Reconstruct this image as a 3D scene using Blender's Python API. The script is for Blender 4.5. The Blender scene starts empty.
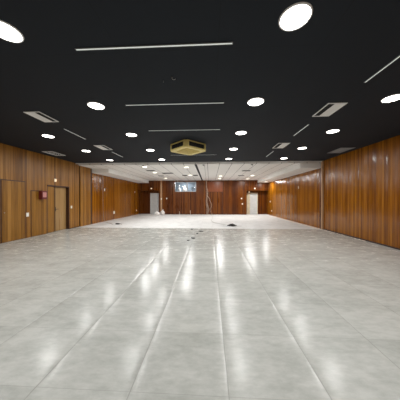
import bpy, bmesh, math, random
from mathutils import Vector, Matrix
random.seed(7)
S = bpy.context.scene
COL = S.collection
R = math.radians
PI = math.pi

# ---------------------------------------------------------------- camera
cd = bpy.data.cameras.new('camera'); cam = bpy.data.objects.new('camera', cd); COL.objects.link(cam)
cam.location = (0, 0, 1.46)
cam.rotation_euler = (R(90 - 0.29), 0, R(2.94))
cd.sensor_width = 36; cd.lens = 17.55; cd.clip_start = 0.05; cd.clip_end = 100
S.camera = cam

# ---------------------------------------------------------------- world, exposure
w = bpy.data.worlds.new('world'); S.world = w; w.use_nodes = True
w.node_tree.nodes['Background'].inputs[0].default_value = (0.6, 0.7, 0.8, 1)
w.node_tree.nodes['Background'].inputs[1].default_value = 0.02
S.view_settings.view_transform = 'Standard'
S.view_settings.look = 'None'
S.view_settings.gamma = 1
S.view_settings.use_curve_mapping = False
S.view_settings.exposure = 0.0

P_FRONT = 17.5      # watts of each downlight in the dark ceiling
P_BACK = 38       # watts of each downlight in the white ceiling
LCOL = (1.0, 0.99, 0.985)

# ---------------------------------------------------------------- materials
def nt(name):
    m = bpy.data.materials.new(name); m.use_nodes = True
    t = m.node_tree; t.nodes.clear()
    out = t.nodes.new('ShaderNodeOutputMaterial'); p = t.nodes.new('ShaderNodeBsdfPrincipled')
    t.links.new(p.outputs[0], out.inputs[0])
    return m, t, p
def N(t, typ, **kw):
    n = t.nodes.new(typ)
    for k, v in kw.items(): setattr(n, k, v)
    return n
def math_(t, op, a, b=None, c=None):
    n = N(t, 'ShaderNodeMath', operation=op)
    for i, v in enumerate((a, b, c)):
        if v is None: continue
        if isinstance(v, (int, float)): n.inputs[i].default_value = v
        else: t.links.new(v, n.inputs[i])
    return n.outputs[0]
def ramp(t, fac, stops):
    n = N(t, 'ShaderNodeValToRGB'); e = n.color_ramp.elements
    while len(e) < len(stops): e.new(0.5)
    for i, (p, c) in enumerate(stops): e[i].position = p; e[i].color = (*c, 1)
    t.links.new(fac, n.inputs[0]); return n.outputs[0]
def noise(t, vec, scale, detail=3, rough=0.55):
    n = N(t, 'ShaderNodeTexNoise'); n.inputs['Scale'].default_value = scale
    n.inputs['Detail'].default_value = detail; n.inputs['Roughness'].default_value = rough
    t.links.new(vec, n.inputs['Vector']); return n.outputs[0]
def mapping(t, vec, sc):
    n = N(t, 'ShaderNodeMapping'); n.inputs['Scale'].default_value = sc
    t.links.new(vec, n.inputs[0]); return n.outputs[0]
def mixc(t, fac, a, b, mode='MIX'):
    n = N(t, 'ShaderNodeMix', data_type='RGBA', blend_type=mode)
    for sock, v in ((n.inputs[0], fac), (n.inputs[6], a), (n.inputs[7], b)):
        if isinstance(v, (int, float)): sock.default_value = v
        elif isinstance(v, tuple): sock.default_value = (*v, 1)
        else: t.links.new(v, sock)
    return n.outputs[2]
def plain(name, col, rough=0.5, metal=0, spec=0.5, var=0.12, sc=6):
    m, t, p = nt(name)
    tc = N(t, 'ShaderNodeTexCoord')
    f = noise(t, tc.outputs['Object'], sc)
    a = tuple(c * (1 - var) for c in col); b = tuple(min(1, c * (1 + var)) for c in col)
    t.links.new(ramp(t, f, [(0.3, a), (0.7, b)]), p.inputs['Base Color'])
    p.inputs['Roughness'].default_value = rough; p.inputs['Metallic'].default_value = metal
    p.inputs['Specular IOR Level'].default_value = spec
    return m
def emit(name, col, s):
    m, t, p = nt(name)
    p.inputs['Base Color'].default_value = (*col, 1)
    p.inputs['Emission Color'].default_value = (*col, 1); p.inputs['Emission Strength'].default_value = s
    return m

def wood(name, dark, mid, light, plank=0.105, rough=0.3, tilt=0.025, groove=0.5, spec=0.34):
    """varnished vertical boards: each board has its own tone and sits at a very slight angle"""
    m, t, p = nt(name)
    tc = N(t, 'ShaderNodeTexCoord'); sep = N(t, 'ShaderNodeSeparateXYZ'); t.links.new(tc.outputs['Object'], sep.inputs[0])
    u = math_(t, 'ADD', sep.outputs[0], sep.outputs[1]); u = math_(t, 'ADD', u, 50.03)
    uu = math_(t, 'DIVIDE', u, plank)
    idx = math_(t, 'FLOOR', uu); fr = math_(t, 'FRACT', uu)
    wn = N(t, 'ShaderNodeTexWhiteNoise', noise_dimensions='1D'); t.links.new(idx, wn.inputs['W'])
    # wider veneer sheets
    idx2 = math_(t, 'FLOOR', math_(t, 'DIVIDE', u, plank * 5.3))
    wn2 = N(t, 'ShaderNodeTexWhiteNoise', noise_dimensions='1D'); t.links.new(idx2, wn2.inputs['W'])
    cv = N(t, 'ShaderNodeCombineXYZ'); t.links.new(math_(t, 'ADD', u, math_(t, 'MULTIPLY', wn.outputs[0], 9.0)), cv.inputs[0]); t.links.new(sep.outputs[2], cv.inputs[2])
    g1 = noise(t, mapping(t, cv.outputs[0], (34, 1, 1.1)), 1.0, 4, 0.6)
    g2 = noise(t, mapping(t, cv.outputs[0], (5, 1, 0.6)), 1.0, 3, 0.5)
    f = math_(t, 'ADD', math_(t, 'MULTIPLY', g1, 0.7), math_(t, 'MULTIPLY', g2, 0.3))
    f = math_(t, 'ADD', f, math_(t, 'MULTIPLY', math_(t, 'SUBTRACT', wn.outputs[0], 0.5), 0.34))
    f = math_(t, 'ADD', f, math_(t, 'MULTIPLY', math_(t, 'SUBTRACT', wn2.outputs[0], 0.5), 0.08))
    c = ramp(t, f, [(0.26, dark), (0.5, mid), (0.78, light)])
    e = math_(t, 'MINIMUM', fr, math_(t, 'SUBTRACT', 1.0, fr))
    gm = math_(t, 'LESS_THAN', e, 0.045)
    c = mixc(t, math_(t, 'MULTIPLY', gm, groove), c, tuple(x * 0.25 for x in dark))
    t.links.new(c, p.inputs['Base Color'])
    rr = math_(t, 'ADD', rough, math_(t, 'MULTIPLY', math_(t, 'SUBTRACT', g2, 0.5), 0.2))
    t.links.new(rr, p.inputs['Roughness'])
    # normal: per-board tilt about the vertical plus a slow wave
    geo = N(t, 'ShaderNodeNewGeometry')
    sub = N(t, 'ShaderNodeVectorMath', operation='SUBTRACT'); t.links.new(wn.outputs['Color'], sub.inputs[0]); sub.inputs[1].default_value = (0.5, 0.5, 0.5)
    mul = N(t, 'ShaderNodeVectorMath', operation='MULTIPLY'); t.links.new(sub.outputs[0], mul.inputs[0]); mul.inputs[1].default_value = (tilt * 2, tilt * 2, tilt * 0.7)
    add = N(t, 'ShaderNodeVectorMath', operation='ADD'); t.links.new(geo.outputs['Normal'], add.inputs[0]); t.links.new(mul.outputs[0], add.inputs[1])
    nrm = N(t, 'ShaderNodeVectorMath', operation='NORMALIZE'); t.links.new(add.outputs[0], nrm.inputs[0])
    bp = N(t, 'ShaderNodeBump'); bp.inputs['Strength'].default_value = 0.25; bp.inputs['Distance'].default_value = 0.004
    t.links.new(math_(t, 'ADD', g2, math_(t, 'MULTIPLY', g1, 0.2)), bp.inputs['Height']); t.links.new(nrm.outputs[0], bp.inputs['Normal'])
    t.links.new(bp.outputs[0], p.inputs['Normal']); p.inputs['Specular IOR Level'].default_value = spec
    return m

def tiles(name, c_lo, c_hi, grout, tx, ty, ox, oy, rough, tilt, gw=0.0032, dust=0.0):
    """large square-cut floor tiles with thin joints, each laid a touch out of level"""
    m, t, p = nt(name)
    tc = N(t, 'ShaderNodeTexCoord'); sep = N(t, 'ShaderNodeSeparateXYZ'); t.links.new(tc.outputs['Object'], sep.inputs[0])
    ux = math_(t, 'DIVIDE', math_(t, 'SUBTRACT', sep.outputs[0], ox), tx)
    uy = math_(t, 'DIVIDE', math_(t, 'SUBTRACT', sep.outputs[1], oy), ty)
    ix, iy = math_(t, 'FLOOR', ux), math_(t, 'FLOOR', uy)
    fx, fy = math_(t, 'FRACT', ux), math_(t, 'FRACT', uy)
    cv = N(t, 'ShaderNodeCombineXYZ'); t.links.new(ix, cv.inputs[0]); t.links.new(iy, cv.inputs[1])
    wn = N(t, 'ShaderNodeTexWhiteNoise', noise_dimensions='3D'); t.links.new(cv.outputs[0], wn.inputs['Vector'])
    o = tc.outputs['Object']
    n1 = noise(t, mapping(t, o, (2.2, 4.2, 1)), 1.0, 8, 0.7)
    n2 = noise(t, mapping(t, o, (9, 20, 1)), 1.0, 4, 0.65)
    n3 = noise(t, mapping(t, o, (0.35, 0.5, 1)), 1.0, 2, 0.5)
    f = math_(t, 'ADD', math_(t, 'MULTIPLY', n1, 0.55), math_(t, 'MULTIPLY', n2, 0.3))
    f = math_(t, 'ADD', f, math_(t, 'MULTIPLY', n3, 0.15))
    f = math_(t, 'ADD', f, math_(t, 'MULTIPLY', math_(t, 'SUBTRACT', wn.outputs[0], 0.5), 0.10))
    c = ramp(t, f, [(0.38, c_lo), (0.60, c_hi)])
    # pale scuffs and dried plaster smears, denser towards the unfinished half of the room
    sc = noise(t, mapping(t, o, (2.4, 5.5, 1)), 1.0, 8, 0.78)
    far = N(t, 'ShaderNodeMapRange'); t.links.new(sep.outputs[1], far.inputs[0])
    far.inputs[1].default_value = 2.0; far.inputs[2].default_value = 8.0; far.inputs[3].default_value = 0.1; far.inputs[4].default_value = 1.0
    sm = N(t, 'ShaderNodeMapRange'); t.links.new(sc, sm.inputs[0]); sm.inputs[1].default_value = 0.50; sm.inputs[2].default_value = 0.72
    smv = math_(t, 'MULTIPLY', math_(t, 'MULTIPLY', sm.outputs[0], far.outputs[0]), 0.45)
    c = mixc(t, smv, c, (0.78, 0.76, 0.72))
    if dust:
        dn = N(t, 'ShaderNodeMapRange'); t.links.new(n1, dn.inputs[0]); dn.inputs[1].default_value = 0.3; dn.inputs[2].default_value = 0.6
        c = mixc(t, math_(t, 'MULTIPLY', dn.outputs[0], dust), c, (0.76, 0.76, 0.745))
    ex = math_(t, 'MULTIPLY', math_(t, 'MINIMUM', fx, math_(t, 'SUBTRACT', 1.0, fx)), tx)
    ey = math_(t, 'MULTIPLY', math_(t, 'MINIMUM', fy, math_(t, 'SUBTRACT', 1.0, fy)), ty)
    gmask = math_(t, 'MAXIMUM', math_(t, 'LESS_THAN', ex, gw), math_(t, 'MULTIPLY', math_(t, 'LESS_THAN', ey, gw * 0.75), 0.7))
    c = mixc(t, math_(t, 'MULTIPLY', gmask, 0.75), c, grout)
    t.links.new(c, p.inputs['Base Color'])
    r = math_(t, 'ADD', rough, math_(t, 'MULTIPLY', math_(t, 'SUBTRACT', n2, 0.5), 0.16))
    r = math_(t, 'ADD', r, math_(t, 'MULTIPLY', smv, 0.5))
    t.links.new(r, p.inputs['Roughness']); p.inputs['Specular IOR Level'].default_value = 0.25
    sub = N(t, 'ShaderNodeVectorMath', operation='SUBTRACT'); t.links.new(wn.outputs['Color'], sub.inputs[0]); sub.inputs[1].default_value = (0.5, 0.5, 0.5)
    mul = N(t, 'ShaderNodeVectorMath', operation='MULTIPLY'); t.links.new(sub.outputs[0], mul.inputs[0]); mul.inputs[1].default_value = (tilt, tilt, 0)
    # pillowed tile edges along the long joints
    pil = math_(t, 'POWER', math_(t, 'ABSOLUTE', math_(t, 'SUBTRACT', math_(t, 'MULTIPLY', fx, 2.0), 1.0)), 14.0)
    sg = math_(t, 'SIGN', math_(t, 'SUBTRACT', fx, 0.5))
    pv = N(t, 'ShaderNodeCombineXYZ'); t.links.new(math_(t, 'MULTIPLY', math_(t, 'MULTIPLY', pil, sg), 0.10), pv.inputs[0])
    add0 = N(t, 'ShaderNodeVectorMath', operation='ADD'); t.links.new(mul.outputs[0], add0.inputs[0]); t.links.new(pv.outputs[0], add0.inputs[1])
    geo = N(t, 'ShaderNodeNewGeometry')
    add = N(t, 'ShaderNodeVectorMath', operation='ADD'); t.links.new(geo.outputs['Normal'], add.inputs[0]); t.links.new(add0.outputs[0], add.inputs[1])
    nrm = N(t, 'ShaderNodeVectorMath', operation='NORMALIZE'); t.links.new(add.outputs[0], nrm.inputs[0])
    bp = N(t, 'ShaderNodeBump'); bp.inputs['Strength'].default_value = 0.12; bp.inputs['Distance'].default_value = 0.004
    t.links.new(n1, bp.inputs['Height']); t.links.new(nrm.outputs[0], bp.inputs['Normal'])
    t.links.new(bp.outputs[0], p.inputs['Normal'])
    return m

def panels(name, col, seam, ox, w_, sw, rough=0.6, vary=0.05, ty=None, spec=0.3):
    """ceiling boards running away along Y with thin seams"""
    m, t, p = nt(name)
    tc = N(t, 'ShaderNodeTexCoord'); sep = N(t, 'ShaderNodeSeparateXYZ'); t.links.new(tc.outputs['Object'], sep.inputs[0])
    ux = math_(t, 'DIVIDE', math_(t, 'SUBTRACT', sep.outputs[0], ox), w_)
    fx = math_(t, 'FRACT', ux); ix = math_(t, 'FLOOR', ux)
    wn = N(t, 'ShaderNodeTexWhiteNoise', noise_dimensions='1D'); t.links.new(ix, wn.inputs['W'])
    n1 = noise(t, mapping(t, tc.outputs['Object'], (0.8, 0.5, 1)), 1.0, 4)
    f = math_(t, 'ADD', math_(t, 'MULTIPLY', n1, 0.7), math_(t, 'MULTIPLY', wn.outputs[0], 0.3))
    c = ramp(t, f, [(0.25, tuple(x * (1 - vary) for x in col)), (0.75, tuple(x * (1 + vary) for x in col))])
    ex = math_(t, 'MULTIPLY', math_(t, 'MINIMUM', fx, math_(t, 'SUBTRACT', 1.0, fx)), w_)
    g = math_(t, 'LESS_THAN', ex, sw)
    if ty:
        fy = math_(t, 'FRACT', math_(t, 'DIVIDE', sep.outputs[1], ty))
        g = math_(t, 'MAXIMUM', g, math_(t, 'LESS_THAN', math_(t, 'MULTIPLY', fy, ty), sw * 1.5))
    c = mixc(t, g, c, seam)
    t.links.new(c, p.inputs['Base Color']); p.inputs['Roughness'].default_value = rough
    p.inputs['Specular IOR Level'].default_value = spec
    return m

WOOD_R = wood('varnished_wood_boards', (0.13, 0.037, 0.001), (0.26, 0.085, 0.002), (0.42, 0.165, 0.010), plank=0.072, rough=0.20, tilt=0.06, spec=0.5)
WOOD_L = wood('hazed_wood_boards', (0.14, 0.052, 0.006), (0.28, 0.118, 0.014), (0.43, 0.205, 0.042), plank=0.085, rough=0.34, tilt=0.05)  # same wood as the right wall, with the lit haze put into its colour
WOOD_B = wood('red_wood_boards', (0.055, 0.012, 0.0008), (0.12, 0.030, 0.0015), (0.21, 0.065, 0.004), plank=0.11)
WOOD_D = wood('smooth_wood_door', (0.16, 0.064, 0.007), (0.28, 0.125, 0.015), (0.41, 0.195, 0.036), plank=0.12, groove=0.35, rough=0.34)
WOOD_T = wood('tan_plywood', (0.24, 0.125, 0.040), (0.36, 0.205, 0.075), (0.46, 0.29, 0.12), plank=0.7, groove=0.0)
WOOD_H = wood('red_hatch_wood', (0.15, 0.036, 0.009), (0.20, 0.052, 0.014), (0.25, 0.072, 0.022), plank=1.7, groove=0.0)
WOOD_P = wood('pale_post_wood', (0.42, 0.24, 0.12), (0.58, 0.37, 0.22), (0.72, 0.52, 0.36), plank=0.3, groove=0.0)
EDGEW = plain('brown_door_edge', (0.060, 0.022, 0.007), 0.5)
DARKW = plain('dark_wood_edge', (0.030, 0.010, 0.004), 0.5)
BLACK = plain('black_plastic', (0.012, 0.012, 0.013), 0.5)
VOID = plain('unlit_duct', (0.01, 0.01, 0.011), 0.9)
WHITE = plain('white_plaster', (0.84, 0.83, 0.80), 0.7, var=0.04, sc=2)
WMETAL = plain('white_painted_metal', (0.90, 0.91, 0.90), 0.4, var=0.03)
GMETAL = plain('grey_painted_metal', (0.22, 0.23, 0.24), 0.45, var=0.05)
BRASS = plain('brushed_gold_metal', (0.80, 0.66, 0.24), 0.42, metal=0.2, var=0.12, sc=14)
BRASS2 = plain('dull_gold_metal', (0.55, 0.42, 0.10), 0.5, metal=0.2, var=0.15, sc=20)
DOORG = plain('pale_grey_door', (0.62, 0.63, 0.62), 0.45, var=0.08, sc=3)
JAMB = plain('cream_jamb', (0.62, 0.54, 0.38), 0.5)
PLATE = plain('ivory_plate', (0.86, 0.82, 0.72), 0.35, var=0.02)
REDM = plain('maroon_painted_metal', (0.16, 0.018, 0.015), 0.4)
PINK = plain('faded_red_label', (0.55, 0.24, 0.22), 0.5)
BAG = plain('white_plastic_bag', (0.80, 0.78, 0.75), 0.35, var=0.06, sc=12)
CABLEW = plain('pale_cable', (0.55, 0.42, 0.32), 0.5)
CABLED = plain('dark_cable', (0.05, 0.045, 0.04), 0.5)
CABLEG = plain('grey_cable', (0.32, 0.30, 0.28), 0.5)
STEEL = plain('steel', (0.55, 0.55, 0.55), 0.3, metal=0.9)
CRUMB = plain('plaster_crumb', (0.78, 0.68, 0.58), 0.9, var=0.25, sc=9)
ROOMG = plain('blue_grey_room_paint', (0.34, 0.42, 0.50), 0.7)
LENS = emit('lamp_diffuser', (1.0, 0.97, 0.90), 9.0)
LENSB = emit('lamp_diffuser_warm', (1.0, 0.93, 0.72), 5.0)
LEDOFF = emit('unlit_strip_added_glow', (0.80, 0.86, 0.82), 0.38)  # strips taken as unlit; faint emission added to make them look brighter
GLOWW = emit('small_lamp_cover', (1.0, 0.80, 0.55), 0.6)
gm, gt, gp = nt('window_glass')
gp.inputs['Base Color'].default_value = (0.95, 0.98, 1, 1); gp.inputs['Roughness'].default_value = 0.0
gp.inputs['Transmission Weight'].default_value = 1.0; gp.inputs['IOR'].default_value = 1.45
FLOORM = tiles('grey_floor_tiles', (0.385, 0.395, 0.362), (0.535, 0.542, 0.505), (0.30, 0.30, 0.275), 0.745, 0.672, 0.14, 1.44, 0.21, 0.012)
FLOORB = tiles('dusty_marble_tiles', (0.50, 0.505, 0.49), (0.72, 0.725, 0.71), (0.5, 0.48, 0.45), 0.6, 0.6, 0.1, 9.72, 0.5, 0.01, dust=0.6)
CEILD = panels('charcoal_ceiling_boards', (0.0112, 0.0152, 0.0215), (0.009, 0.012, 0.0165), 0.1, 1.23, 0.006, 0.75, 0.06, 1.2, 0.25)
CEILW = panels('white_ceiling_boards', (0.84, 0.83, 0.80), (0.26, 0.25, 0.24), -0.13, 0.61, 0.012, 0.6, 0.03)

# ---------------------------------------------------------------- mesh helpers
def box(bm, x0, y0, z0, x1, y1, z1):
    vs = [bm.verts.new((x, y, z)) for z in (z0, z1) for x, y in ((x0, y0), (x1, y0), (x1, y1), (x0, y1))]
    for f in ((3, 2, 1, 0), (4, 5, 6, 7), (0, 1, 5, 4), (1, 2, 6, 5), (2, 3, 7, 6), (3, 0, 4, 7)):
        bm.faces.new([vs[i] for i in f])
def prism(bm, pts, z0, z1):
    a = [bm.verts.new((x, y, z0)) for x, y in pts]; b = [bm.verts.new((x, y, z1)) for x, y in pts]
    n = len(pts)
    bm.faces.new(a[::-1]); bm.faces.new(b)
    for i in range(n): bm.faces.new((a[i], a[(i + 1) % n], b[(i + 1) % n], b[i]))
def lathe(bm, prof, n=40, c=(0, 0), cap=True):
    rings = []
    for r, z in prof:
        rings.append([bm.verts.new((c[0] + r * math.cos(2 * PI * i / n), c[1] + r * math.sin(2 * PI * i / n), z)) for i in range(n)])
    for a, b in zip(rings, rings[1:]):
        for i in range(n): bm.faces.new((a[i], a[(i + 1) % n], b[(i + 1) % n], b[i]))
    if cap: bm.faces.new(rings[0][::-1]); bm.faces.new(rings[-1])
def tube(bm, pts, r, n=8):
    pts = [Vector(p) for p in pts]; rings = []
    for i, p in enumerate(pts):
        d = (pts[min(i + 1, len(pts) - 1)] - pts[max(i - 1, 0)]).normalized()
        up = Vector((0, 0, 1)) if abs(d.z) < 0.9 else Vector((1, 0, 0))
        a = d.cross(up).normalized(); b = d.cross(a)
        rings.append([bm.verts.new(p + (a * math.cos(2 * PI * k / n) + b * math.sin(2 * PI * k / n)) * r) for k in range(n)])
    for q, s in zip(rings, rings[1:]):
        for k in range(n): bm.faces.new((q[k], q[(k + 1) % n], s[(k + 1) % n], s[k]))
    bm.faces.new(rings[0][::-1]); bm.faces.new(rings[-1])
def spline(ctrl, n=10):
    c = [Vector(p) for p in ctrl]; c = [2 * c[0] - c[1]] + c + [2 * c[-1] - c[-2]]; out = []
    for i in range(1, len(c) - 2):
        for k in range(n):
            t = k / n; a, b, d, e = c[i - 1], c[i], c[i + 1], c[i + 2]
            out.append(0.5 * (2 * b + (d - a) * t + (2 * a - 5 * b + 4 * d - e) * t * t + (3 * b - a - 3 * d + e) * t ** 3))
    out.append(c[-2]); return out
def obj(name, bm, m, parent=None, bevel=0, smooth=False, loc=None):
    bmesh.ops.recalc_face_normals(bm, faces=bm.faces)
    if bevel:
        bmesh.ops.bevel(bm, geom=[e for e in bm.edges if e.calc_face_angle(0) > 0.5], offset=bevel, segments=2, affect='EDGES', clamp_overlap=True)
    me = bpy.data.meshes.new(name); bm.to_mesh(me); bm.free()
    me.materials.append(m)
    if smooth:
        for f in me.polygons: f.use_smooth = True
    o = bpy.data.objects.new(name, me); COL.objects.link(o)
    if parent: o.parent = parent
    if loc: o.location = loc
    return o
def boxes(name, m, lst, parent=None, bevel=0):
    bm = bmesh.new()
    for b in lst: box(bm, *b)
    return obj(name, bm, m, parent, bevel)
def struct(name, m, lst, parent=None, bevel=0):
    o = boxes(name, m, lst, parent, bevel)
    if not parent: o['kind'] = 'structure'
    return o
def tag(o, label, cat, group=None):
    o['label'] = label; o['category'] = cat
    if group: o['group'] = group
    return o
def thing(name, loc, label, cat, group=None, rz=0):
    o = bpy.data.objects.new(name, None); COL.objects.link(o); o.empty_display_size = 0.1
    o.location = loc; o.rotation_euler = (0, 0, rz)
    return tag(o, label, cat, group)
def dup(root, loc, label, group=None, rot=None):
    r = root.copy(); COL.objects.link(r); r.location = loc
    if rot is not None: r.rotation_euler = rot
    r['label'] = label
    if group: r['group'] = group
    for ch in list(root.children):
        c = ch.copy(); COL.objects.link(c); c.parent = r
        for g in list(ch.children):
            d = g.copy(); COL.objects.link(d); d.parent = c
    return r

# ---------------------------------------------------------------- the room
XL, XR, YS, YB, YR = -6.87, 5.43, 9.65, 18.40, -3.5
HD, HW, HS = 3.30, 3.215, 2.98          # dark ceiling, white ceiling, side soffits
struct('floor', FLOORM, [(XL - .3, YR, -.12, XR + .3, YS, 0)])
struct('floor', FLOORB, [(XL - .3, YS, -.12, XR + .3, 19.3, 0.0)])
# left wall, near part, with the doorway opening
NL = [(XL - .25, YR, 0, XL, 7.89, HD), (XL - .25, 7.89, 2.03, XL, 9.17, HD), (XL - .25, 9.17, 0, XL, 9.91, HD)]
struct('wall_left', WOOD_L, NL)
struct('wall_left', WOOD_R, [(XL - .25, 11.0, 0, XL, YB, HW)])
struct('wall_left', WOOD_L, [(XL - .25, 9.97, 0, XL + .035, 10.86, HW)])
struct('trim_1', DARKW, [(XL - .2, 9.91, 0, XL - .02, 9.97, HW)])
struct('trim_2', DARKW, [(XL - .2, 10.86, 0, XL + .01, 11.0, HW)])
struct('wall_left', DARKW, [(XL - .30, 7.6, 0, XL - .25, 9.4, 2.2)])
# right wall: near run stands slightly proud of the far run
struct('wall_right', WOOD_R, [(XR, YR, 0, XR + .25, 9.62, HD)])
struct('wall_right', WOOD_R, [(XR, 9.98, 0, XR + .25, 19.2, HS + .25)])
struct('trim_3', WOOD_P, [(XR - .07, 9.62, 0, XR + .2, 9.72, HD - .02)], bevel=.005)
struct('trim_4', WOOD_B, [(XR - .01, 9.72, 0, XR + .2, 9.98, HW)])
struct('trim_5', DARKW, [(XR - .005, 9.93, 0, XR + .1, 9.99, HW)])
# back wall with window opening
WX0, WX1, WZ0, WZ1 = -3.33, -1.32, 2.15, 3.09
NX0, NX1, NZ, YN = -4.82, 3.40, 2.24, 19.0
BW = [(NX0, YB, 0, WX0, YB + .12, HW), (WX0, YB, 0, WX1, YB + .12, WZ0), (WX0, YB, WZ1, WX1, YB + .12, HW), (WX1, YB, 0, NX1, YB + .12, HW),
      (NX0, YB + .12, 0, NX0 + .12, YN, HW), (NX1 - .12, YB + .12, 0, NX1, YN, HW)]
struct('wall_back', WOOD_B, BW)
struct('wall_back', WOOD_B, [(XL - .25, YB, NZ, NX0, YN, HW)])
struct('wall_back', WOOD_B, [(NX1, YB, NZ, XR, YN, HW)])
struct('wall_back', WOOD_B, [(XL - .25, YN, 0, NX0 + .12, YN + .12, HW)])
struct('wall_back', WOOD_B, [(NX1 - .12, YN, 0, XR + .25, YN + .12, HW)])
struct('wall_left', WOOD_B, [(XL - .25, YB, 0, XL, YN, NZ)])
struct('wall_rear', WOOD_R, [(XL - .25, YR - .2, 0, XR + .25, YR, HD)])
# thin light band down the column beside the left recess
struct('trim_6', WOOD_P, [(-4.72, YB - .02, 0, -4.56, YB, HW - .01)], bevel=.004)
struct('trim_7', DARKW, [(1.16, YB - .012, 0, 1.20, YB, 2.1)])
struct('trim_8', DARKW, [(3.08, YB - .012, 0, 3.11, YB, HW - .02)])
# ceilings
struct('ceiling', CEILD, [(XL - .3, YR - .2, HD, XR + .3, YS, HD + .1)])
struct('ceiling', CEILW, [(XL - .3, YS + .17, HW, XR + .3, 19.2, HW + .1)])
struct('trim_9', WMETAL, [(XL - .25, YS, HD - .055, XR + .1, YS + .03, HD + .1)])
struct('ceiling', VOID, [(XL - .3, YS + .03, HD + .06, XR + .3, YS + .17, HD + .1)])
struct('ceiling', WHITE, [(XL, 11.0, HS, -5.85, YB, HW)], bevel=.008)
struct('ceiling', WHITE, [(4.42, YS + .18, HS, XR, YB, HW)], bevel=.008)
# long dark track groove in the white ceiling
struct('trim_10', VOID, [(-.79, YS + .2, HW - .006, -.67, YB, HW)])
# thin dark skirting along the walls
struct('baseboard_right', DARKW, [(XR - .012, YR, 0, XR, 9.6, .045)])
struct('baseboard_left', DARKW, [(XL, YR, 0, XL + .012, 6.02, .03), (XL, 9.2, 0, XL + .012, 9.9, .03)])
struct('baseboard_back', DARKW, [(NX0, YB - .012, 0, NX1, YB, .05)])

# ---------------------------------------------------------------- doors
# flush panel door nearest the camera
d1 = struct('door_1', WOOD_D, [(XL, 6.09, .015, XL + .014, 6.90, 2.085)], bevel=.003)
struct('door_frame', EDGEW, [(XL, 6.045, 0, XL + .006, 6.087, 2.12), (XL, 6.903, 0, XL + .006, 6.925, 2.12), (XL, 6.087, 2.088, XL + .006, 6.903, 2.12)], parent=d1)
bm = bmesh.new(); lathe(bm, [(.011, 0), (.011, .02), (.0, .021)], 16); h = obj('door_lock', bm, STEEL, d1); h.rotation_euler = (0, PI / 2, 0); h.location = (XL + .014, 6.16, 1.0)
# low cupboard-like door with dark shadow gap
d2 = struct('door_2', WOOD_D, [(XL, 7.16, .015, XL + .012, 7.84, 1.765)], bevel=.003)
struct('door_frame', EDGEW, [(XL, 7.13, 0, XL + .006, 7.158, 1.80), (XL, 7.842, 0, XL + .006, 7.86, 1.80), (XL, 7.158, 1.768, XL + .006, 7.842, 1.80)], parent=d2)
# recessed doorway with two leaves
d3 = struct('door_3', WOOD_D, [(XL - .10, 7.93, .01, XL - .05, 8.345, 2.01)], bevel=.004)
d4 = struct('door_4', WOOD_T, [(XL - .17, 8.40, .01, XL - .12, 9.13, 2.01)], bevel=.004)
struct('door_frame', EDGEW, [(XL - .24, 7.89, 0, XL - .001, 7.925, 2.03), (XL - .24, 9.135, 0, XL + .02, 9.17, 2.03), (XL - .24, 7.89, 2.012, XL + .02, 9.17, 2.06)], parent=d3)
struct('astragal', DARKW, [(XL - .11, 8.346, .01, XL - .045, 8.385, 2.01)], parent=d3)
bm = bmesh.new(); tube(bm, [(XL - .12, 8.47, 1.0), (XL - .07, 8.47, 1.0)], .012); tube(bm, [(XL - .07, 8.46, 1.0), (XL - .07, 8.60, 1.0)], .009); box(bm, XL - .12, 8.45, .9, XL - .112, 8.49, 1.1)
obj('door_handle', bm, BLACK, d4)
# pale doors at the back of the two niches
def niche_door(n, x0, x1, hx, jl):
    d = struct('door_%d' % n, DOORG, [(x0, YN - .05, .01, x1, YN - .01, 2.0)], bevel=.004)
    j = boxes('door_frame', JAMB if jl else DOORG, [(x0 - (.30 if jl else .05), YN - .09, 0, x0, YN, 2.05), (x1, YN - .09, 0, x1 + .04, YN, 2.05), (x0, YN - .09, 2.0, x1, YN, 2.05)], d)
    bm = bmesh.new(); tube(bm, [(hx, YN - .05, 1.0), (hx, YN - .1, 1.0)], .011); tube(bm, [(hx, YN - .1, 1.0), (hx + (.11 if not jl else .11), YN - .1, 1.0)], .009)
    obj('door_handle', bm, STEEL, d)
niche_door(5, -5.83, -5.06, -5.74, False)
niche_door(6, 3.82, 4.52, 3.90, True)

# ---------------------------------------------------------------- interior window and the room behind it
w1 = struct('window_1', STEEL, [(WX0, YB - .015, WZ0, WX0 + .05, YB + .07, WZ1), (WX1 - .05, YB - .015, WZ0, WX1, YB + .07, WZ1),
     (WX0, YB - .015, WZ0, WX1, YB + .07, WZ0 + .05), (WX0, YB - .015, WZ1 - .05, WX1, YB + .07, WZ1), (-2.22, YB - .01, WZ0, -2.12, YB + .07, WZ1)])
boxes('window_glass', gm, [(WX0 + .05, YB + .02, WZ0 + .05, -2.22, YB + .028, WZ1 - .05)], w1)
boxes('window_glass', gm, [(-2.12, YB + .03, WZ0 + .05, WX1 - .05, YB + .038, WZ1 - .05)], w1)
struct('wall_back', ROOMG, [(WX0 - .3, YB + 1.2, 1.7, WX1 + .5, YB + 1.25, 3.4), (WX0 - .35, YB + .12, 1.7, WX0 - .3, YB + 1.25, 3.4),
     (WX1 + .5, YB + .12, 1.7, WX1 + .55, YB + 1.25, 3.4), (WX0 - .35, YB + .12, 3.4, WX1 + .55, YB + 1.25, 3.45)])
sh = thing('storage_shelf', (0, 0, 0), 'pale shelf seen through the high window of the back wall', 'shelf')
boxes('shelf_board', WHITE, [(WX0 - .3, YB + .7, 2.12, WX1 + .4, YB + 1.2, 2.15)], sh)
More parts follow.
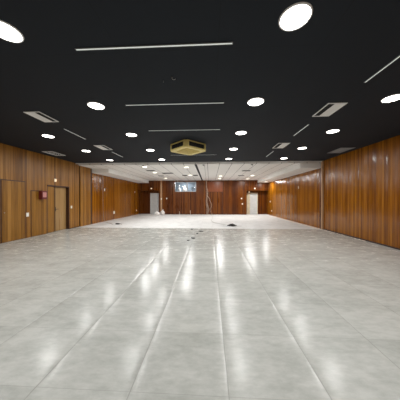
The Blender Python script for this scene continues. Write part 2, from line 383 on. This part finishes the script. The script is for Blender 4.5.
def sack(name, loc, sx, sy, sz, m, label, cat, group=None, seed=0, knot=True):
    rnd = random.Random(seed); bm = bmesh.new()
    bmesh.ops.create_icosphere(bm, subdivisions=3, radius=1)
    for v in bm.verts:
        a = math.atan2(v.co.y, v.co.x); z = v.co.z
        k = 1 + .10 * math.sin(5 * a + seed) * (1 - abs(z)) + .05 * math.sin(11 * a + 3 * z + seed) + rnd.uniform(-.02, .02)
        up = max(0, z)
        k *= 1 - .45 * up ** 2
        if z > .86: k *= .5
        v.co.x *= k; v.co.y *= k
        v.co.z = max(-.78, z) + (0.18 if z > .93 else 0)
    for v in bm.verts: v.co = Vector((v.co.x * sx, v.co.y * sy, (v.co.z + .78) * sz))
    t = thing(name, loc, label, cat, group)
    obj('bag_body', bm, m, t, smooth=True)
    if knot:
        b2 = bmesh.new()
        zt = 1.93 * sz
        for s in (-1, 1):
            tube(b2, spline([(0, 0, zt - .02), (s * .03, .01, zt + .03), (s * .07, 0, zt + .05), (s * .09, 0, zt + .02)], 5), .012, 6)
        obj('knotted_handle', b2, m, t, smooth=True)
    return t
sack('paper_sack', (-3.06, YB + .93, 2.15), .17, .17, .28, BAG, 'lumpy white sack at the left behind the high window', 'sack', seed=2)
sack('paper_sack', (-2.52, YB + .95, 2.15), .21, .17, .33, BAG, 'larger white sack beside the mullion behind the high window', 'sack', seed=5)
t = thing('desk_fan', (-1.72, YB + .92, 2.15), 'dark round fan behind the right pane of the high window', 'fan')
bm = bmesh.new(); lathe(bm, [(.12, 0), (.12, .015), (.02, .03), (.015, .2)], 20); obj('stand', bm, BLACK, t)
bm = bmesh.new()
for k in range(8):
    a = k * PI / 4; tube(bm, [(0, 0, .34), (.15 * math.cos(a), 0, .34 + .15 * math.sin(a))], .004, 5)
tube(bm, [(.15 * math.cos(a), 0, .34 + .15 * math.sin(a)) for a in [i * PI / 12 for i in range(25)]], .009, 6)
obj('grille', bm, BLACK, t)
bm = bmesh.new()
for k in range(4):
    a = k * PI / 2
    p = [(.02, -.01), (.12, -.05), (.13, .03), (.03, .02)]
    q = [Vector((x * math.cos(a) - z * math.sin(a), .02 + .1 * z, .34 + x * math.sin(a) + z * math.cos(a))) for x, z in p]
    f = [bm.verts.new(v) for v in q] + [bm.verts.new(v + Vector((0, .006, 0))) for v in q]
    bm.faces.new(f[:4]); bm.faces.new(f[4:][::-1])
    for i in range(4): bm.faces.new((f[i], f[(i + 1) % 4], f[4 + (i + 1) % 4], f[4 + i]))
obj('blades', bm, GMETAL, t)

# closed wooden hatch to the right of the window
t = thing('wall_hatch', (.42, YB, 2.12), 'smooth reddish wooden hatch high on the middle of the back wall', 'hatch')
boxes('hatch_panel', WOOD_H, [(-.78, -.018, .02, .78, -.001, .96)], t, .003)
boxes('hatch_frame', DARKW, [(-.81, -.01, 0, -.785, -.001, .98), (.785, -.01, 0, .81, -.001, .98), (-.785, -.01, 0, .785, -.001, .016)], t)

# ---------------------------------------------------------------- downlights
def make_downlight(name, z, power, lens, label, group, r=.145):
    t = thing(name, (0, 0, z), label, 'ceiling light', group)
    bm = bmesh.new(); lathe(bm, [(r - .004, -.001), (r - .004, -.012), (r + .006, -.014), (r + .012, -.004), (r + .012, -.001)], 48, cap=False)
    obj('rim', bm, WMETAL, t, smooth=True)
    bm = bmesh.new(); lathe(bm, [(r - .004, -.001), (r - .005, -.010), (r * .6, -.0115), (.002, -.012)], 48); obj('diffuser', bm, lens, t, smooth=True)
    ld = bpy.data.lights.new('lamp', 'AREA'); ld.shape = 'DISK'; ld.size = r * 1.9; ld.energy = power; ld.color = LCOL
    lo = bpy.data.objects.new('lamp', ld); COL.objects.link(lo); lo.parent = t; lo.location = (0, 0, -.02)
    return t
rown = ['nearest the camera', 'in the second row', 'in the third row', 'in the fourth row', 'in the row by the white ceiling']
coln = {-4.72: 'far-left', -2.24: 'centre-left', .86: 'centre-right', 3.32: 'far-right'}
GF = 'round downlights in the charcoal ceiling'
first = None
for j, y in enumerate((2.03, 3.74, 5.47, 7.22, 8.97)):
    for x in (-4.72, -2.24, .86, 3.32):
        lab = 'round white downlight %s, %s column of the charcoal ceiling' % (rown[j], coln[x])
        if j < 2 and x == -4.72 or j == 0 and x == 3.32: lab = 'round white downlight of the charcoal ceiling outside the picture edge'
        if first is None:
            first = make_downlight('downlight', HD, P_FRONT, LENS, lab, GF); first.location = (x, y, HD)
        else: dup(first, (x, y, HD), lab)
for y in (.3, -1.45):
    for x in (-4.72, -2.24, .86, 3.32): dup(first, (x, y, HD), 'round white downlight of the charcoal ceiling outside the picture edge')
GB = 'round downlights in the white ceiling'
back = [(-3.55, 10.45, 'nearest of the left row'), (-3.65, 12.75, 'second of the left row'), (-3.75, 16.3, 'last of the left row before the back wall'),
        (-1.3, 10.7, 'nearest the dark ceiling, left of the black groove'), (-1.47, 14.3, 'between two small dark vents'),
        (.80, 14.9, 'above the hatch, nearer of the close pair'), (.80, 16.7, 'above the hatch, farther of the close pair'),
        (3.15, 14.7, 'toward the right niche, nearer of the pair'), (3.25, 17.0, 'toward the right niche, farther of the pair')]
fb = None
for x, y, s in back:
    lab = 'small round downlight in the white ceiling, ' + s
    if fb is None:
        fb = make_downlight('downlight', HW, P_BACK, LENSB, lab, GB, r=.13); fb.location = (x, y, HW)
    else: dup(fb, (x, y, HW), lab, GB)
dup(fb, (4.9, 17.3, HS), 'small round downlight under the right soffit near the niche', GB)
# lamp of the little room behind the window
tl = make_downlight('downlight', HW, 22, LENSB, 'round lamp in the small room behind the high window', 'lamp of the side room', r=.1); tl.location = (-2.4, YB + .42, HW)

# ---------------------------------------------------------------- slim strips in the charcoal ceiling
def strip(x, y, L, along_x, label, group):
    t = thing('light_strip', (x, y, HD), label, 'strip light', group, 0 if along_x else PI / 2)
    boxes('channel', GMETAL, [(-L / 2, -.016, -.012, L / 2, -.011, -.0005), (-L / 2, .011, -.012, L / 2, .016, -.0005), (-L / 2 - .008, -.016, -.012, -L / 2, .016, -.0005), (L / 2, -.016, -.012, L / 2 + .008, .016, -.0005)], t)
    bm = bmesh.new(); n = 16
    pts = [(-L / 2 + L * i / n, math.sin(i * 1.9 + y) * .0008) for i in range(n + 1)]
    for (a, ya), (b, yb) in zip(pts, pts[1:]): box(bm, a, -.010 + ya, -.010, b, .010 + ya, -.001)
    obj('diffuser', bm, LEDOFF, t); return t
for y, s in ((2.32, 'long pale strip across the ceiling, nearest the camera'), (3.74, 'long pale strip across the ceiling, second from the camera'),
             (5.17, 'long pale strip across the ceiling, just before the gold unit'), (8.10, 'long pale strip across the ceiling, beyond the gold unit')):
    strip(-.69, y, 1.9, True, s, 'crosswise strips in the charcoal ceiling')
for x, y, L, s in ((2.43, 2.70, 1.0, 'short pale strip running away at the right, nearest the camera'), (2.42, 5.36, .85, 'short pale strip running away at the right, middle one'),
                (2.43, 8.10, .95, 'short pale strip running away at the right, beside the far vent'), (-3.81, 5.36, .87, 'short pale strip running away at the left, nearer one'),
                (-3.81, 7.88, .95, 'short pale strip running away at the left, farther one')):
    strip(x, y, L, False, s, 'lengthwise strips in the charcoal ceiling')

# ---------------------------------------------------------------- ceiling vents
def vent(x0, y0, x1, y1, z, label, dark_side=None, m=WMETAL, group='air vents in the charcoal ceiling'):
    cx, cy = (x0 + x1) / 2, (y0 + y1) / 2; a, b = (x1 - x0) / 2, (y1 - y0) / 2
    t = thing('air_vent', (cx, cy, z), label, 'vent', group)
    f = .022
    boxes('frame', m, [(-a, -b, -.014, a, -b + f, -.001), (-a, b - f, -.014, a, b, -.001), (-a, -b + f, -.014, -a + f, b - f, -.001), (a - f, -b + f, -.014, a, b - f, -.001)], t)
    if dark_side:
        s = dark_side; dx0, dx1 = (-a + f, -a + f + (2 * a) * .34) if s < 0 else (a - f - (2 * a) * .34, a - f)
        px0, px1 = (dx1, a - f) if s < 0 else (-a + f, dx0)
        boxes('opening', VOID, [(dx0, -b + f, -.004, dx1, b - f, -.001)], t)
        boxes('cover_plate', m, [(px0, -b + f, -.011, px1, b - f, -.002)], t)
        return t
    boxes('opening', VOID if m is not GMETAL else BLACK, [(-a + f, -b + f, -.003, a - f, b - f, -.001)], t)
    bm = bmesh.new(); n = max(3, int((2 * a - 2 * f) / .035))
    for i in range(n):
        xx = -a + f + (i + .5) * (2 * a - 2 * f) / n
        vs = [bm.verts.new(p) for p in ((xx - .016, -b + f, -.004), (xx + .012, -b + f, -.012), (xx + .012, b - f, -.012), (xx - .016, b - f, -.004), (xx - .014, -b + f, -.003), (xx + .014, -b + f, -.010), (xx + .014, b - f, -.010), (xx - .014, b - f, -.003))]
        for q in ((3, 2, 1, 0), (4, 5, 6, 7), (0, 1, 5, 4), (1, 2, 6, 5), (2, 3, 7, 6), (3, 0, 4, 7)): bm.faces.new([vs[k] for k in q])
    obj('louvres', bm, m, t); return t
vent(-3.93, 3.92, -3.58, 4.46, HD, 'white ceiling vent with a dark slot, upper left, nearest the camera', 1)
vent(-3.98, 6.48, -3.62, 7.08, HD, 'small white ceiling vent at the left with a dark slot, far one', 1)
vent(2.26, 3.86, 2.62, 4.46, HD, 'white ceiling vent with a dark slot at the right, nearest the camera', -1)
vent(2.24, 6.53, 2.62, 7.17, HD, 'small white ceiling vent at the right with a dark slot, far one', -1)
vent(-6.48, 7.2, -6.07, 7.92, HD, 'white louvred ceiling vent close to the left wooden wall')
vent(4.67, 7.22, 5.17, 8.06, HD, 'dim grey louvred ceiling vent close to the right wooden wall', m=GMETAL)
GV = 'small dark vents in the white ceiling'
for x, y, a, b, s in ((-2.86, 13.1, .36, .2, 'long dark vent in the white ceiling left of the window'), (-3.65, 11.85, .25, .14, 'dark vent in the white ceiling between the two left lamps'),
                   (-3.7, 14.6, .2, .14, 'faint dark vent in the white ceiling before the last left lamp'), (2.24, 12.2, .25, .14, 'dark vent in the white ceiling at the right, nearer one'),
                   (2.3, 14.6, .22, .14, 'dark vent in the white ceiling at the right, farther one'), (-1.87, 14.4, .17, .26, 'dark vent just left of the bright lamp before the window'),
                   (-1.07, 14.4, .17, .26, 'dark vent just right of the bright lamp before the window')):
    vent(x - a, y - b, x + a, y + b, HW, s, m=BLACK, group=GV)

# ---------------------------------------------------------------- gold air-conditioning cassette
ac = thing('air_conditioner', (-.74, 6.57, HD), 'gold square air-conditioning cassette hanging cornerwise from the charcoal ceiling', 'air conditioner', rz=PI / 4)
s, ch, zb = .46, .085, -.23
octo = lambda s, ch: [(-s + ch, -s), (s - ch, -s), (s, -s + ch), (s, s - ch), (s - ch, s), (-s + ch, s), (-s, s - ch), (-s, -s + ch)]
bm = bmesh.new(); prism(bm, octo(s - .03, ch), zb + .04, -.001); obj('core', bm, VOID, ac)
bm = bmesh.new(); prism(bm, octo(s, ch), zb, zb + .05); prism(bm, octo(s, ch), -.035, -.002); obj('rim', bm, BRASS, ac, bevel=.004)
for k in range(4):
    bm = bmesh.new(); q = s + .002
    pts = [(q - ch - .05, q), (q - ch, q), (q, q - ch), (q, q - ch - .05), (q - .045, q - ch - .05), (q - ch - .05, q - .045)]
    prism(bm, pts, zb + .045, -.03)
    bmesh.ops.rotate(bm, verts=bm.verts, cent=(0, 0, 0), matrix=Matrix.Rotation(k * PI / 2, 3, 'Z'))
    obj('corner_post', bm, BRASS, ac, bevel=.003)
    bm = bmesh.new(); box(bm, -s + .13, s - .02, -.14, s - .13, s - .012, -.125)
    box(bm, -s + .13, s - .02, -.10, s - .13, s - .012, -.092)
    bmesh.ops.rotate(bm, verts=bm.verts, cent=(0, 0, 0), matrix=Matrix.Rotation(k * PI / 2, 3, 'Z'))
    obj('air_flap', bm, BLACK, ac)
bm = bmesh.new()
prism(bm, octo(s * .62, .03), zb - .012, zb)
g = obj('intake_grille', bm, BRASS2, ac, bevel=.003)
bm = bmesh.new()
for i in range(13):
    c = -s * .56 + i * s * 1.12 / 12
    box(bm, c - .006, -s * .56, zb - .018, c + .006, s * .56, zb - .0115)
obj('grille_bars', bm, BRASS, g)

# ---------------------------------------------------------------- small ceiling things
t = thing('ceiling_hook', (-.57, 2.92, HD), 'tiny bent metal hook in the charcoal ceiling before the nearest strips', 'hook')
bm = bmesh.new(); lathe(bm, [(.018, -.001), (.018, -.008), (.004, -.010)], 16); obj('base', bm, BLACK, t)
bm = bmesh.new(); tube(bm, spline([(0, 0, -.008), (0, 0, -.03), (.02, 0, -.045), (.045, 0, -.04), (.05, 0, -.03)], 6), .0035, 8); obj('wire', bm, STEEL, t, smooth=True)
t = thing('ceiling_hook', (-.72, 3.0, HD), 'short wire stub in the charcoal ceiling left of the bent hook', 'hook')
bm = bmesh.new(); tube(bm, [(0, 0, -.001), (0, 0, -.03)], .006, 8); obj('wire', bm, GMETAL, t)
def clamp(x, y, z, label):
    t = thing('cable_clamp', (x, y, z), label, 'clamp', 'dark clamps at the edge of the white ceiling')
    bm = bmesh.new(); box(bm, -.05, -.04, -.03, .05, .04, -.001); obj('bracket', bm, BLACK, t, bevel=.006)
    bm = bmesh.new(); tube(bm, spline([(0, 0, -.03), (.03, 0, -.06), (.06, .02, -.045)], 5), .008, 6); obj('hook', bm, BLACK, t)
clamp(-3.5, 10.05, HW, 'dark clamp at the left edge of the white ceiling')
clamp(-.33, 10.0, HW, 'dark clamp holding the strung cable beside the black groove')
clamp(2.12, 10.0, HW, 'dark clamp at the right edge of the white ceiling')

# ---------------------------------------------------------------- switches, sockets, emergency lamps
def plate(loc, face, label, size=(.085, .12), m=PLATE, rocker=True, cat='switch', name='light_switch', group='ivory wall plates'):
    rz = {'left': PI / 2, 'right': -PI / 2, 'back': 0}[face]
    t = thing(name, loc, label, cat, group, rz); a, b = size[0] / 2, size[1] / 2
    bm = bmesh.new(); box(bm, -a, -.010, -b, a, -.0005, b); obj('cover', bm, m, t, bevel=.003)
    if rocker:
        bm = bmesh.new(); box(bm, -a * .45, -.015, -b * .5, a * .45, -.0095, b * .5); obj('rocker', bm, WMETAL if m is PLATE else m, t, bevel=.002)
    return t
EPS = .001
plate((XL + EPS, 7.00, .87), 'left', 'pale switch plate between the flush door and the low door', (.11, .15))
plate((XL + EPS, 9.33, 1.06), 'left', 'pale switch plate right of the tan door leaf', (.10, .13))
plate((XL + EPS, 12.38, 2.06), 'left', 'small plate high on the far left wall', (.09, .16))
plate((XL + EPS, 13.64, .50), 'left', 'square socket low on the far left wall', (.20, .20), name='wall_socket', cat='socket')
plate((XL + EPS, 17.5, 2.1), 'left', 'small plate high on the left wall near the corner', (.10, .12))
plate((XL + EPS, 17.9, .40), 'left', 'small socket low on the left wall near the corner', (.14, .12), name='wall_socket', cat='socket')
plate((XR - EPS, 12.28, 2.17), 'right', 'small plate high on the far right wall', (.08, .17))
plate((XR - EPS, 17.9, 1.23), 'right', 'switch plate on the right wall near the niche', (.2, .12))
plate((XR - EPS, 17.5, .42), 'right', 'socket low on the right wall near the niche', (.2, .12), name='wall_socket', cat='socket')
plate((-4.64, YB - .02 - EPS, 1.93), 'back', 'orange-tan plate highest on the pale band by the left niche', (.15, .2), m=WOOD_P, rocker=False)
plate((-4.64, YB - .02 - EPS, 1.46), 'back', 'white switch plate in the middle of the pale band', (.12, .17))
plate((-4.64, YB - .02 - EPS, .98), 'back', 'orange-tan plate lowest on the pale band by the left niche', (.15, .2), m=WOOD_P, rocker=False)
plate((-4.12, YB - EPS, 1.50), 'back', 'small white switch right of the pale band on the back wall', (.09, .12))
plate((2.94, YB - EPS, 1.51), 'back', 'upper of two switches left of the right niche', (.12, .12))
plate((3.02, YB - EPS, 1.00), 'back', 'lower of two switches left of the right niche', (.12, .12))
def elamp(loc, face, label, w=.12, h=.14):
    rz = {'left': PI / 2, 'right': -PI / 2, 'back': 0}[face]
    t = thing('emergency_light', loc, label, 'emergency light', 'small emergency lamps over the doors', rz)
    bm = bmesh.new(); box(bm, -w / 2, -.03, -h / 2, w / 2, -.0005, h / 2); obj('housing', bm, PLATE, t, bevel=.004)
    bm = bmesh.new(); box(bm, -w * .4, -.045, -h * .38, w * .4, -.029, h * .38); obj('lens', bm, GLOWW, t, bevel=.006)
elamp((XL + EPS, 8.31, 2.29), 'left', 'small lit emergency lamp above the double doorway')
elamp((-5.6, YB - EPS, 2.46), 'back', 'small lit emergency lamp above the left niche', .14, .13)
elamp((4.16, YB - EPS, 2.44), 'back', 'small lit emergency lamp above the right niche', .14, .13)
elamp((3.74, YN - .09 - EPS, 2.13), 'back', 'small lit emergency lamp over the cream door jamb', .12, .1)

# maroon alarm box
t = thing('alarm_box', (XL + .013, 7.60, 1.62), 'maroon wall box with faded pink label beside the double doorway', 'alarm box', rz=PI / 2)
bm = bmesh.new(); box(bm, -.13, -.14, -.17, .13, -.0005, .17); obj('housing', bm, REDM, t, bevel=.012)
bm = bmesh.new(); box(bm, -.085, -.146, -.09, .085, -.1405, .11); obj('label_plate', bm, PINK, t, bevel=.002)
bm = bmesh.new(); box(bm, -.12, -.142, .13, .12, -.1, .175); obj('hood', bm, REDM, t, bevel=.006)

# ---------------------------------------------------------------- cables
bm = bmesh.new(); tube(bm, spline([(-.28, 10.0, HW - .05), (-.30, 13, 3.08), (-.33, 16, 3.06), (-.36, YB - .1, 3.12)], 10), .007, 6)
tag(obj('strung_cable', bm, CABLED, smooth=True), 'thin dark cable strung under the white ceiling toward the back wall', 'cable')
t = thing('hanging_cable_bundle', (0, 0, 0), 'pale bundle of loose cables hanging down the middle of the back wall', 'cable')
rnd = random.Random(3)
for k in range(4):
    x0, dx = -.36 + k * .02, rnd.uniform(-.06, .10)
    pts = [(x0, YB - .03 - k * .012, 3.18), (x0 + dx * .3, YB - .06 - .02 * k, 2.6), (x0 + .06 + dx, YB - .08, 1.9 + .1 * k), (x0 + .02 + .5 * dx, YB - .12, 1.2), (x0 + .07 + .1 * k * .4, YB - .12 - .03 * k, .55), (x0 + .03 + .03 * k, YB - .16 - .04 * k, .03)]
    bm = bmesh.new(); tube(bm, spline(pts, 10), .011, 6); obj('cable_strand', bm, CABLEW if k != 2 else CABLEG, t, smooth=True)
for k in range(2):
    pts = [(-.30, YB - .14, 2.0 - .2 * k), (-.1 + .05 * k, YB - .2, 1.5), (.10 + .05 * k, YB - .22, .9), (-.02 + .1 * k, YB - .22, .5), (.16 + .06 * k, YB - .25, .02)]
    bm = bmesh.new(); tube(bm, spline(pts, 10), .009, 6); obj('cable_strand', bm, CABLEW, t, smooth=True)
bm = bmesh.new(); tube(bm, spline([(.14, 17.9, .012), (.22, 16, .012), (.12, 13.6, .012), (.2, 12.2, .012), (.7, 11.3, .012), (1.05, 10.75, .02)], 12), .007, 6)
tag(obj('floor_cable', bm, CABLEG, smooth=True), 'thin grey cable trailing over the white floor to the wire pile', 'cable')
t = thing('tangled_wires', (1.18, 10.55, 0), 'dark heap of tangled wires on the white dusty floor', 'wire pile')
bm = bmesh.new(); rnd = random.Random(11)
for k in range(14):
    r1 = rnd.uniform(.06, .22); ph = rnd.uniform(0, 6.28); z0 = rnd.uniform(.01, .03)
    pts = [(rnd.uniform(-.05, .05) + r1 * 1.1 * math.cos(ph + a), rnd.uniform(-.02, .02) + r1 * .8 * math.sin(ph + a), .015 + (z0 + .14 * (1 - r1 / .25)) * (.5 + .5 * math.sin(a * 1.5 + k))) for a in [i * .7 for i in range(9)]]
    tube(bm, spline(pts, 5), .007, 5)
obj('wire_tangle', bm, CABLED, t, smooth=True)
bm = bmesh.new()
for sgn in (-1, 1, .4):
    tube(bm, spline([(sgn * .1, 0, .05), (sgn * .25, -.05, .012), (sgn * .42, .02, .009), (sgn * .5, -.03, .009)], 6), .007, 5)
obj('loose_ends', bm, CABLEG, t, smooth=True)
bm = bmesh.new(); box(bm, -.07, -.05, .0, .07, .05, .07); obj('junction_box', bm, BLACK, t, bevel=.01)
# left: thin cable down the wall and out over the floor to a small dark plug
t = thing('wall_cable', (0, 0, 0), 'thin cable hanging down the far left wall and onto the floor', 'cable')
bm = bmesh.new(); tube(bm, spline([(XL + .03, 12.1, HS - .01), (XL + .05, 12.1, 2.2), (XL + .04, 12.12, 1.2), (XL + .05, 12.15, .35), (XL + .12, 12.15, .02), (-6.4, 11.75, .012), (-5.9, 11.3, .012), (-5.5, 10.75, .012)], 10), .008, 6)
obj('cord', bm, CABLEG, t, smooth=True)
t = thing('cable_plug', (-5.33, 11.0, 0), 'small dark plug on the white floor near the left wall', 'plug')
bm = bmesh.new(); box(bm, -.11, -.07, .001, .11, .07, .06); obj('plug_body', bm, BLACK, t, bevel=.015)
bm = bmesh.new(); tube(bm, spline([(.1, 0, .03), (.18, .03, .02), (.26, -.03, .012)], 5), .01, 6); obj('cord_end', bm, BLACK, t)
# stubs at the foot of the back wall
for x, h, s in ((-2.88, .28, 'short pale cable stub at the wall foot below the window, left one'), (-1.86, .38, 'short pale cable stub at the wall foot below the window, right one')):
    bm = bmesh.new(); tube(bm, spline([(x, YB - .06, 0.002), (x + .01, YB - .07, h * .5), (x - .02, YB - .06, h)], 6), .016, 6)
    tag(obj('cable_stub', bm, PLATE, smooth=True), s, 'cable', 'cable stubs below the window')
# black rubble bits on the grey tiles
def chip(x, y, r, ry, label, seed):
    rnd = random.Random(seed); bm = bmesh.new(); n = 9
    pts = [((r * rnd.uniform(.6, 1)) * math.cos(2 * PI * i / n), ry * rnd.uniform(.6, 1) * math.sin(2 * PI * i / n)) for i in range(n)]
    prism(bm, pts, .001, .016 + .01 * rnd.random())
    o = obj('rubble_chip', bm, BLACK, bevel=.004); o.location = (x, y, 0); o.rotation_euler = (0, 0, rnd.uniform(-.3, .3))
    tag(o, label, 'debris', 'black chips on the grey floor')
chip(-.87, 9.36, .08, .07, 'small black chip at the edge of the white floor', 1)
chip(-.42, 8.80, .13, .09, 'largest black chip on the grey floor near the middle', 2)
chip(-.53, 8.15, .05, .06, 'tiny black chip just before the largest one', 3)
chip(-.62, 7.22, .10, .08, 'flat black chip on the grey floor, second nearest the camera', 4)
chip(-.76, 6.82, .06, .05, 'black chip on the grey floor nearest the camera', 5)

# white bags by the left niche door
sack('plastic_bag', (-4.72, 17.2, 0), .26, .2, .2, BAG, 'wide white plastic bag on the floor in front of the pale door', 'bag', 'white bags by the left niche', 1)
sack('plastic_bag', (-4.42, 18.0, 0), .22, .18, .235, BAG, 'upright white plastic bag against the back wall by the niche', 'bag', 'white bags by the left niche', 4)

# crumbs of plaster swept against the foot of the far walls
bm = bmesh.new(); rnd = random.Random(21)
def crumb(x, y, r):
    c = [bm.verts.new((x + r * rnd.uniform(.6, 1.2) * math.cos(a), y + r * rnd.uniform(.6, 1.6) * math.sin(a), .001)) for a in (0, 1.3, 2.5, 3.8, 5.1)]
    tp = bm.verts.new((x, y, r * rnd.uniform(.5, 1.0)))
    for i in range(5): bm.faces.new((c[i], c[(i + 1) % 5], tp))
    bm.faces.new(c[::-1])
for k in range(420):
    y = rnd.uniform(9.7, 18.2); crumb(XR - .12 - abs(rnd.gauss(0, .05)), y, rnd.uniform(.015, .06))
for k in range(160):
    x = rnd.uniform(NX0 + .1, NX1 - .1); crumb(x, YB - .10 - abs(rnd.gauss(0, .05)), rnd.uniform(.012, .04))
for k in range(110):
    y = rnd.uniform(11.0, 18.2); crumb(XL + .04 + abs(rnd.gauss(0, .05)), y, rnd.uniform(.01, .03))
for k in range(60):
    y = rnd.uniform(7.0, 9.6); crumb(XR - .04 - abs(rnd.gauss(0, .05)), y, rnd.uniform(.01, .03))
o = obj('plaster_crumbs', bm, CRUMB); o['kind'] = 'stuff'; tag(o, 'pale plaster crumbs scattered along the foot of the far walls', 'debris')
